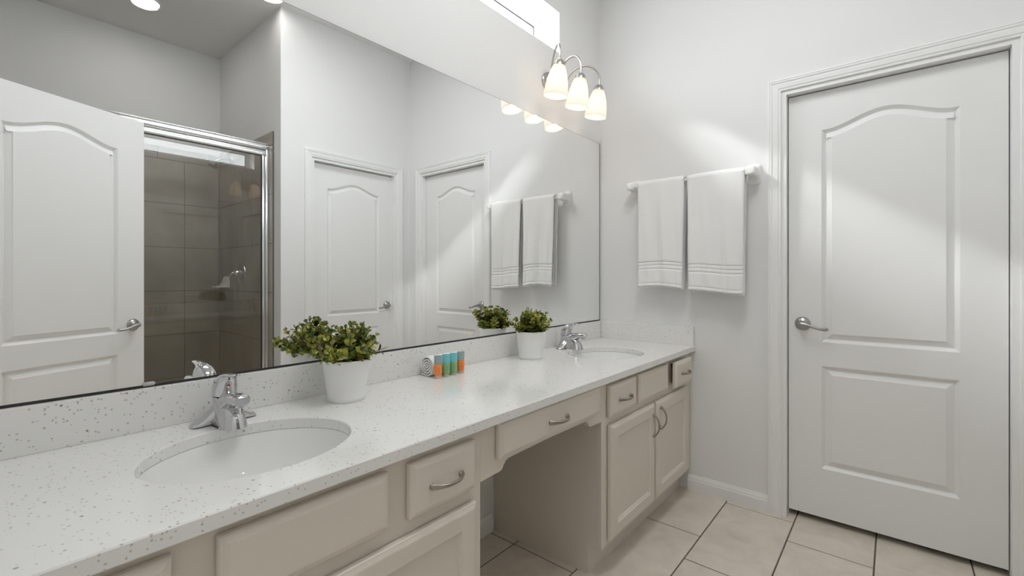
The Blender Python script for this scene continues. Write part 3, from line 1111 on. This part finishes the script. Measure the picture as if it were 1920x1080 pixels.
def make_towel(y0, y1, zb_front, zb_back, label, seed, narrow=0.02):
    """towel folded lengthways, draped over the bar; y0 = left, y1 = right (more negative)"""
    rnd = random.Random(seed)
    yc = (y0 + y1) / 2
    o = thing('towel', label, 'towel', (-0.072, yc, 1.690), group='bath towels on the bar')
    hw_ = abs(y1 - y0) / 2
    ph = [rnd.uniform(0, 6.28) for _ in range(6)]

    def sheet(bm, R, zbf, zbb, wsc, lean, yoff, band=True):
        path = []
        nb, nf, na = 50, 190, 14
        for k in range(nb):
            t_ = k / (nb - 1)
            z = zbb - 1.690 + (0 - (zbb - 1.690)) * t_
            path.append((R, z, 1 - t_, -1))
        for k in range(1, na):
            a_ = PI * k / na
            path.append((R * math.cos(a_), R * math.sin(a_), 0, 0))
        for k in range(nf):
            t_ = k / (nf - 1)
            z = (zbf - 1.690) * t_
            path.append((-R, z, t_, 1))
        ny = 46
        vs = []
        for (x, z, t_, side) in path:
            row = []
            for j in range(ny):
                v = -1 + 2 * j / (ny - 1)
                y = v * hw_ * wsc * (1 - narrow * 3.2 * t_ ** 0.8 * (0.5 + 0.5 * abs(v)) ) + yoff * t_
                wav = t_ ** 0.6 * (0.0095 * math.sin(v * 4.2 + ph[0] + z * 2.6) + 0.0060 * math.sin(v * 8.3 + ph[1] + z * 5) + 0.0016 * math.sin(v * 17 + ph[2] + z * 7))
                xx = x
                if side > 0:
                    dzb = z - (zbf - 1.690)
                    xx = x - lean * t_ + wav
                    if band:
                        for (c, hh_, amp) in ((0.138, 0.0035, 0.0052), (0.117, 0.0035, 0.0038), (0.096, 0.0035, 0.0052), (0.016, 0.0030, 0.0036)):
                            xx += amp * math.exp(-((dzb - c) / hh_) ** 2)
                        if 0.096 < dzb < 0.138:
                            xx += 0.0016
                        if dzb < 0.090:
                            xx += 0.0032 * math.sin(v * 11 + ph[3] + dzb * 30) * min(1, dzb / 0.04) * (1 - dzb / 0.09)
                        if dzb < 0.012:
                            xx -= 0.0015
                elif side < 0:
                    xx = x + wav * 0.4
                    xx = min(xx, 0.058)
                # rounded long edges
                xx += (0.006 * max(0, abs(v) - 0.9) / 0.1) * (1 if side > 0 else (-1 if side < 0 else 0))
                zz = z - (0.006 * t_ * math.sin(v * 2.3 + ph[4])) - (0.0035 * v * t_)
                if side == 0:
                    zz = z - 0.004 * (abs(v)) ** 6
                row.append(bm.verts.new((xx, -y, zz)))
            vs.append(row)
        for A, B in zip(vs, vs[1:]):
            for j in range(ny - 1):
                bm.faces.new((A[j], A[j + 1], B[j + 1], B[j]))

    bm = bmesh.new()
    sheet(bm, 0.0240, zb_front, zb_back, 1.0, 0.006, 0.0)
    a_ = link('outer_layer', bm, M['terry'], o, smooth=True)
    md = a_.modifiers.new('thick', 'SOLIDIFY'); md.thickness = 0.0085; md.offset = 0
    bm = bmesh.new()
    sheet(bm, 0.0150, zb_front - 0.010, zb_back + 0.008, 0.96, 0.0, 0.010, band=False)
    a_ = link('inner_layer', bm, M['terry'], o, smooth=True)
    md = a_.modifiers.new('thick', 'SOLIDIFY'); md.thickness = 0.0070; md.offset = 0
    return o


make_towel(-0.303, -0.570, 1.105, 1.100, 'folded white bath towel on the bar, the left one nearer the mirror', 5)
make_towel(-0.590, -0.872, 1.083, 1.078, 'folded white bath towel on the bar, the right one nearer the door', 9)

# ---------------------------------------------------------------- vanity light
FX = [-0.709, -0.510, -0.312]
vl = thing('vanity_light', 'brushed nickel wall light with three frosted glass shades above the mirror', 'wall light', (-0.51, 0, 2.20))
bm = bmesh.new()
rings = []
for d, s in ((0.0005, 1.0), (0.008, 1.0), (0.013, 0.96), (0.016, 0.88), (0.017, 0.80), (0.024, 0.74), (0.028, 0.62), (0.029, 0.02)):
    rings.append([(0.118 * s * math.cos(2 * PI * k / 48), -d, 0.020 + 0.066 * s * math.sin(2 * PI * k / 48)) for k in range(48)])
loft(bm, rings)
link('backplate', bm, M['nickel'], vl, smooth=35)
for i, x in enumerate(FX):
    lx = x + 0.51
    yb_, yt_ = -0.146, -0.170
    zb_, zt_ = 2.066 - 2.20, 2.222 - 2.20
    ax = Vector((0, yt_ - yb_, zt_ - zb_)).normalized()
    rotm = Vector((0, 0, 1)).rotation_difference(ax).to_matrix().to_4x4()
    mtx = Matrix.Translation((lx, yb_, zb_)) @ rotm
    # shade
    bm = bmesh.new()
    prof = [(0.0605, 0.0), (0.0612, 0.002), (0.0605, 0.014), (0.0570, 0.050), (0.0500, 0.090), (0.0400, 0.125), (0.0320, 0.145), (0.0290, 0.153),
            (0.0262, 0.151), (0.0300, 0.142), (0.0376, 0.122), (0.0476, 0.088), (0.0546, 0.049), (0.0580, 0.014), (0.0590, 0.0)]
    rings = [[(r * math.cos(2 * PI * k / 40), r * math.sin(2 * PI * k / 40), z) for k in range(40)] for r, z in prof]
    loft(bm, rings, closed=True)
    bmesh.ops.transform(bm, matrix=mtx, verts=bm.verts)
    sh = link('lamp_shade', bm, M['frost'], vl, smooth=60)
    bm = bmesh.new()
    lathe(bm, [(0.0005, 0.187), (0.006, 0.187), (0.0075, 0.184), (0.0085, 0.180), (0.016, 0.177), (0.022, 0.171), (0.0265, 0.162), (0.0305, 0.155), (0.0315, 0.150), (0.0300, 0.149), (0.0255, 0.1495), (0.0200, 0.135), (0.0005, 0.130)], (0, 0, 0), 32)
    bmesh.ops.transform(bm, matrix=mtx, verts=bm.verts)
    link('socket_cup', bm, M['nickel'], vl, smooth=45)
    bm = bmesh.new()
    lathe(bm, [(0.0005, 0.040), (0.012, 0.043), (0.021, 0.053), (0.0235, 0.066), (0.021, 0.080), (0.014, 0.100), (0.012, 0.128), (0.0005, 0.1285)], (0, 0, 0), 20)
    bmesh.ops.transform(bm, matrix=mtx, verts=bm.verts)
    bl = link('bulb', bm, M['bulb'], vl, smooth=True)
    # gooseneck arm
    top = mtx @ Vector((0, 0, 0.186))
    sxp = lx * 0.38
    p0 = Vector((sxp, -0.026, 0.030))
    pts = bez(p0, (sxp, -0.050, 0.185), (lx + (lx - sxp) * 0.1, top.y - 0.012, 0.185), tuple(top), 20)
    bm = bmesh.new()
    tube(bm, pts, 0.0052, 12)
    link('arm', bm, M['nickel'], vl, smooth=60)
    pl = bpy.data.lights.new('bulb_light', 'POINT')
    pl.energy = 0.11
    pl.color = (1.0, 0.91, 0.82)
    pl.shadow_soft_size = 0.02
    po = bpy.data.objects.new('bulb_light', pl)
    po.location = Vector((-0.51, 0, 2.20)) + (mtx @ Vector((0, 0, 0.028)))
    COL.objects.link(po)


# ---------------------------------------------------------------- ceiling downlights
def downlight(x, y, label, power):
    root = thing('recessed_downlight', label, 'ceiling light', (x, y, CZ), group='recessed ceiling lights')
    bm = bmesh.new()
    lathe(bm, [(0.082, -0.0005), (0.104, -0.0005), (0.103, -0.006), (0.090, -0.009), (0.083, -0.006), (0.082, -0.0005)], (0, 0, 0), 40)
    link('trim_ring', bm, M['trimring'], root, smooth=40)
    bm = bmesh.new()
    lathe(bm, [(0.0005, -0.006), (0.05, -0.0055), (0.0815, -0.002), (0.0815, -0.0004), (0.0005, -0.0004)], (0, 0, 0), 40)
    link('lens', bm, M['lens'], root, smooth=40)
    area_light('downlight_light', (x, y, CZ - 0.02), 0.15, power, (1.0, 0.97, 0.92), shape='DISK')
    return root


downlight(-1.80, -2.665, 'recessed ceiling light over the shower, seen in the mirror', 1.0)
downlight(-1.255, -1.885, 'recessed ceiling light near the wall corner, at the mirror top edge', 0.35)

# ---------------------------------------------------------------- shower
# tiled faces are their own slabs with grout joints
TZ0, TZ1 = FZ, 2.195


def tiles_bm(u0, u1, rows, joints, axes, t_face, t_back):
    """tiles between rows (list of z) with per-row joints lists; axes(u,v,t)"""
    bm = bmesh.new()
    # backing
    A = slab_bm(rect(u0, u1, rows[0], rows[-1]), [], t_back, t_face + (t_back - t_face) * .25, axes)
    me = bpy.data.meshes.new('tmp'); A.to_mesh(me); A.free(); bm.from_mesh(me); bpy.data.meshes.remove(me)
    for f in bm.faces:
        f.material_index = 1
    g = 0.002
    for i in range(len(rows) - 1):
        js = sorted([u0] + [j for j in joints[i % len(joints)] if u0 < j < u1] + [u1])
        for a_, b_ in zip(js, js[1:]):
            if b_ - a_ < 0.01:
                continue
            B = slab_bm(rect(a_ + g, b_ - g, rows[i] + g, rows[i + 1] - g), [], t_back + (t_face - t_back) * .2, t_face, axes)
            me = bpy.data.meshes.new('tmp'); B.to_mesh(me); B.free(); bm.from_mesh(me); bpy.data.meshes.remove(me)
    return bm


P_ = 0.368
rows = [FZ] + [2.145 - P_ * k for k in (5, 4, 3, 2, 1, 0)] + [TZ1 + 0.05]
jA = [-1.421 - P_ * k for k in range(-1, 5)]
jB = [-1.240 - P_ * k for k in range(0, 5)]
struct(link('wall_tile_shower', tiles_bm(XB + 0.001, -1.160, rows, [jA, jA, jA, jA, jA, jA, jB], AY, -3.232, -3.244), [M['stile'], M['grout']]))
jC = [-3.22 + P_ * k for k in range(0, 5)]
struct(link('wall_tile_alcove', tiles_bm(-3.231, -2.100, rows, [jC], AX, -1.160, -1.1485), [M['stile'], M['grout']]))
struct(link('wall_tile_back', tiles_bm(-3.231, -2.100, rows, [jC], AX, XB + 0.012, XB + .001), [M['stile'], M['grout']]))
# curb
cb_ = tag(link('shower_curb', bbox_bm((XB + .013, -1.161, -2.235, -2.105, FZ + .0003, 0.09), bevel=0.004), M['stile']), 'low tiled curb under the glass shower enclosure', 'shower curb')

en = thing('shower_enclosure', 'glass shower enclosure with bright aluminium frame, seen in the mirror behind the door', 'shower', (-1.9, -2.169, 0.09))
X0, X1 = XB + 0.014, -1.1605
ox_ = 1.9


def bar_round(bm, x0, x1, y, z, hy_, hz_, n=16, p=3.0):
    loft(bm, [superring((x0, y, z), hy_, hz_, n=n, p=p), superring((x1, y, z), hy_, hz_, n=n, p=p)])


bm = bmesh.new()
bar_round(bm, X0 + ox_, X1 + ox_, 0.0, 2.128 - .09, 0.018, 0.020)
bar_round(bm, X0 + ox_, X1 + ox_, 0.002, 2.150 - .09, 0.022, 0.006)
link('header', bm, M['alu'], en, smooth=50)
bm = bmesh.new()
bar_round(bm, X0 + ox_ + .02, X1 + ox_ - .02, 0.004, 2.082 - .09, 0.012, 0.020)
link('door_top_rail', bm, M['alu'], en, smooth=50)
link('sill_rail', bbox_bm((X0 + ox_, X1 + ox_, -0.018, 0.018, 0.0005, 0.022), bevel=0.002), M['alu'], en)
for a_, b_ in ((X1 + ox_ - 0.022, X1 + ox_), (X0 + ox_, X0 + ox_ + .022)):
    link('wall_jamb', bbox_bm((a_, b_, -0.016, 0.016, 0.0225, 2.108 - .09), bevel=0.004), M['alu'], en, smooth=40)
link('pane_stile', bbox_bm((X1 + ox_ - 0.048, X1 + ox_ - 0.0225, -0.010, 0.012, 0.0225, 2.062 - .09), bevel=0.004), M['alu'], en, smooth=40)
link('pane_gasket', bbox_bm((X1 + ox_ - 0.051, X1 + ox_ - 0.0482, -0.006, 0.008, 0.0225, 2.062 - .09), (X0 + ox_ + .03, X1 + ox_ - 0.0515, -0.004, 0.012, 2.0600 - .09, 2.0625 - .09)), M['black'], en)
link('glass_pane', bbox_bm((X0 + ox_ + .0225, X1 + ox_ - 0.0515, 0.0, 0.005, 0.0225, 2.0595 - .09)), M['showerglass'], en)

# shower fittings on the end wall of the shower
sh = thing('overhead_shower', 'chrome shower head on its arm high on the shower end wall', 'shower head', (-1.160, -2.93, 2.13))
bm = bmesh.new()
lathe(bm, [(0.030, 0.0), (0.029, -0.004), (0.012, -0.009), (0.0005, -0.010)], (0, 0, 0.04), 24, 'X')
tube(bm, bez((0, 0, 0.04), (-0.05, 0, 0.04), (-0.09, 0, 0.035), (-0.12, 0, 0.0), 10), 0.009, 12)
link('shower_arm', bm, M['chrome'], sh, smooth=50)
bm = bmesh.new()
lathe(bm, [(0.0005, 0.010), (0.012, 0.008), (0.015, 0.0), (0.018, -0.010), (0.034, -0.036), (0.037, -0.045), (0.034, -0.048), (0.0005, -0.046)], (0, 0, 0), 28)
bmesh.ops.transform(bm, matrix=Matrix.Translation((-0.122, 0, -0.002)) @ Matrix.Rotation(math.radians(28), 4, 'Y'), verts=bm.verts)
link('spray_head', bm, M['chrome'], sh, smooth=50)
vv = thing('shower_valve', 'round chrome shower valve with lever on the shower end wall', 'valve', (-1.160, -2.70, 1.19))
bm = bmesh.new()
lathe(bm, [(0.085, 0.0), (0.084, -0.004), (0.070, -0.009), (0.035, -0.014), (0.0005, -0.015)], (0, 0, 0), 40, 'X')
link('escutcheon', bm, M['chrome'], vv, smooth=50)
bm = bmesh.new()
lathe(bm, [(0.028, -0.012), (0.027, -0.040), (0.022, -0.052), (0.0005, -0.055)], (0, 0, 0), 28, 'X')
tube(bm, bez((-0.045, 0, 0), (-0.075, 0, 0.010), (-0.085, 0, -0.02), (-0.082, 0, -0.07), 10), [0.010] * 6 + [0.009, 0.008, 0.008, 0.008, 0.005], 12)
link('valve_lever', bm, M['chrome'], vv, smooth=50)
bm = bmesh.new()
rings = []
for d, zt in ((0.0, 0.095), (0.010, 0.092), (0.020, 0.070), (0.030, 0.040), (0.050, 0.016), (0.080, 0.008), (0.100, 0.008), (0.106, 0.004)):
    rings.append([(-d, a_, z) for a_, z in ((-0.055, -0.006), (0.055, -0.006), (0.055, zt - 0.006), (-0.055, zt - 0.006))])
loft(bm, rings)
sdsh = tag(link('soap_dish', bm, M['ceramic'], loc=(-1.1603, -3.02, 1.075)), 'white ceramic soap dish on the shower end wall', 'soap dish')
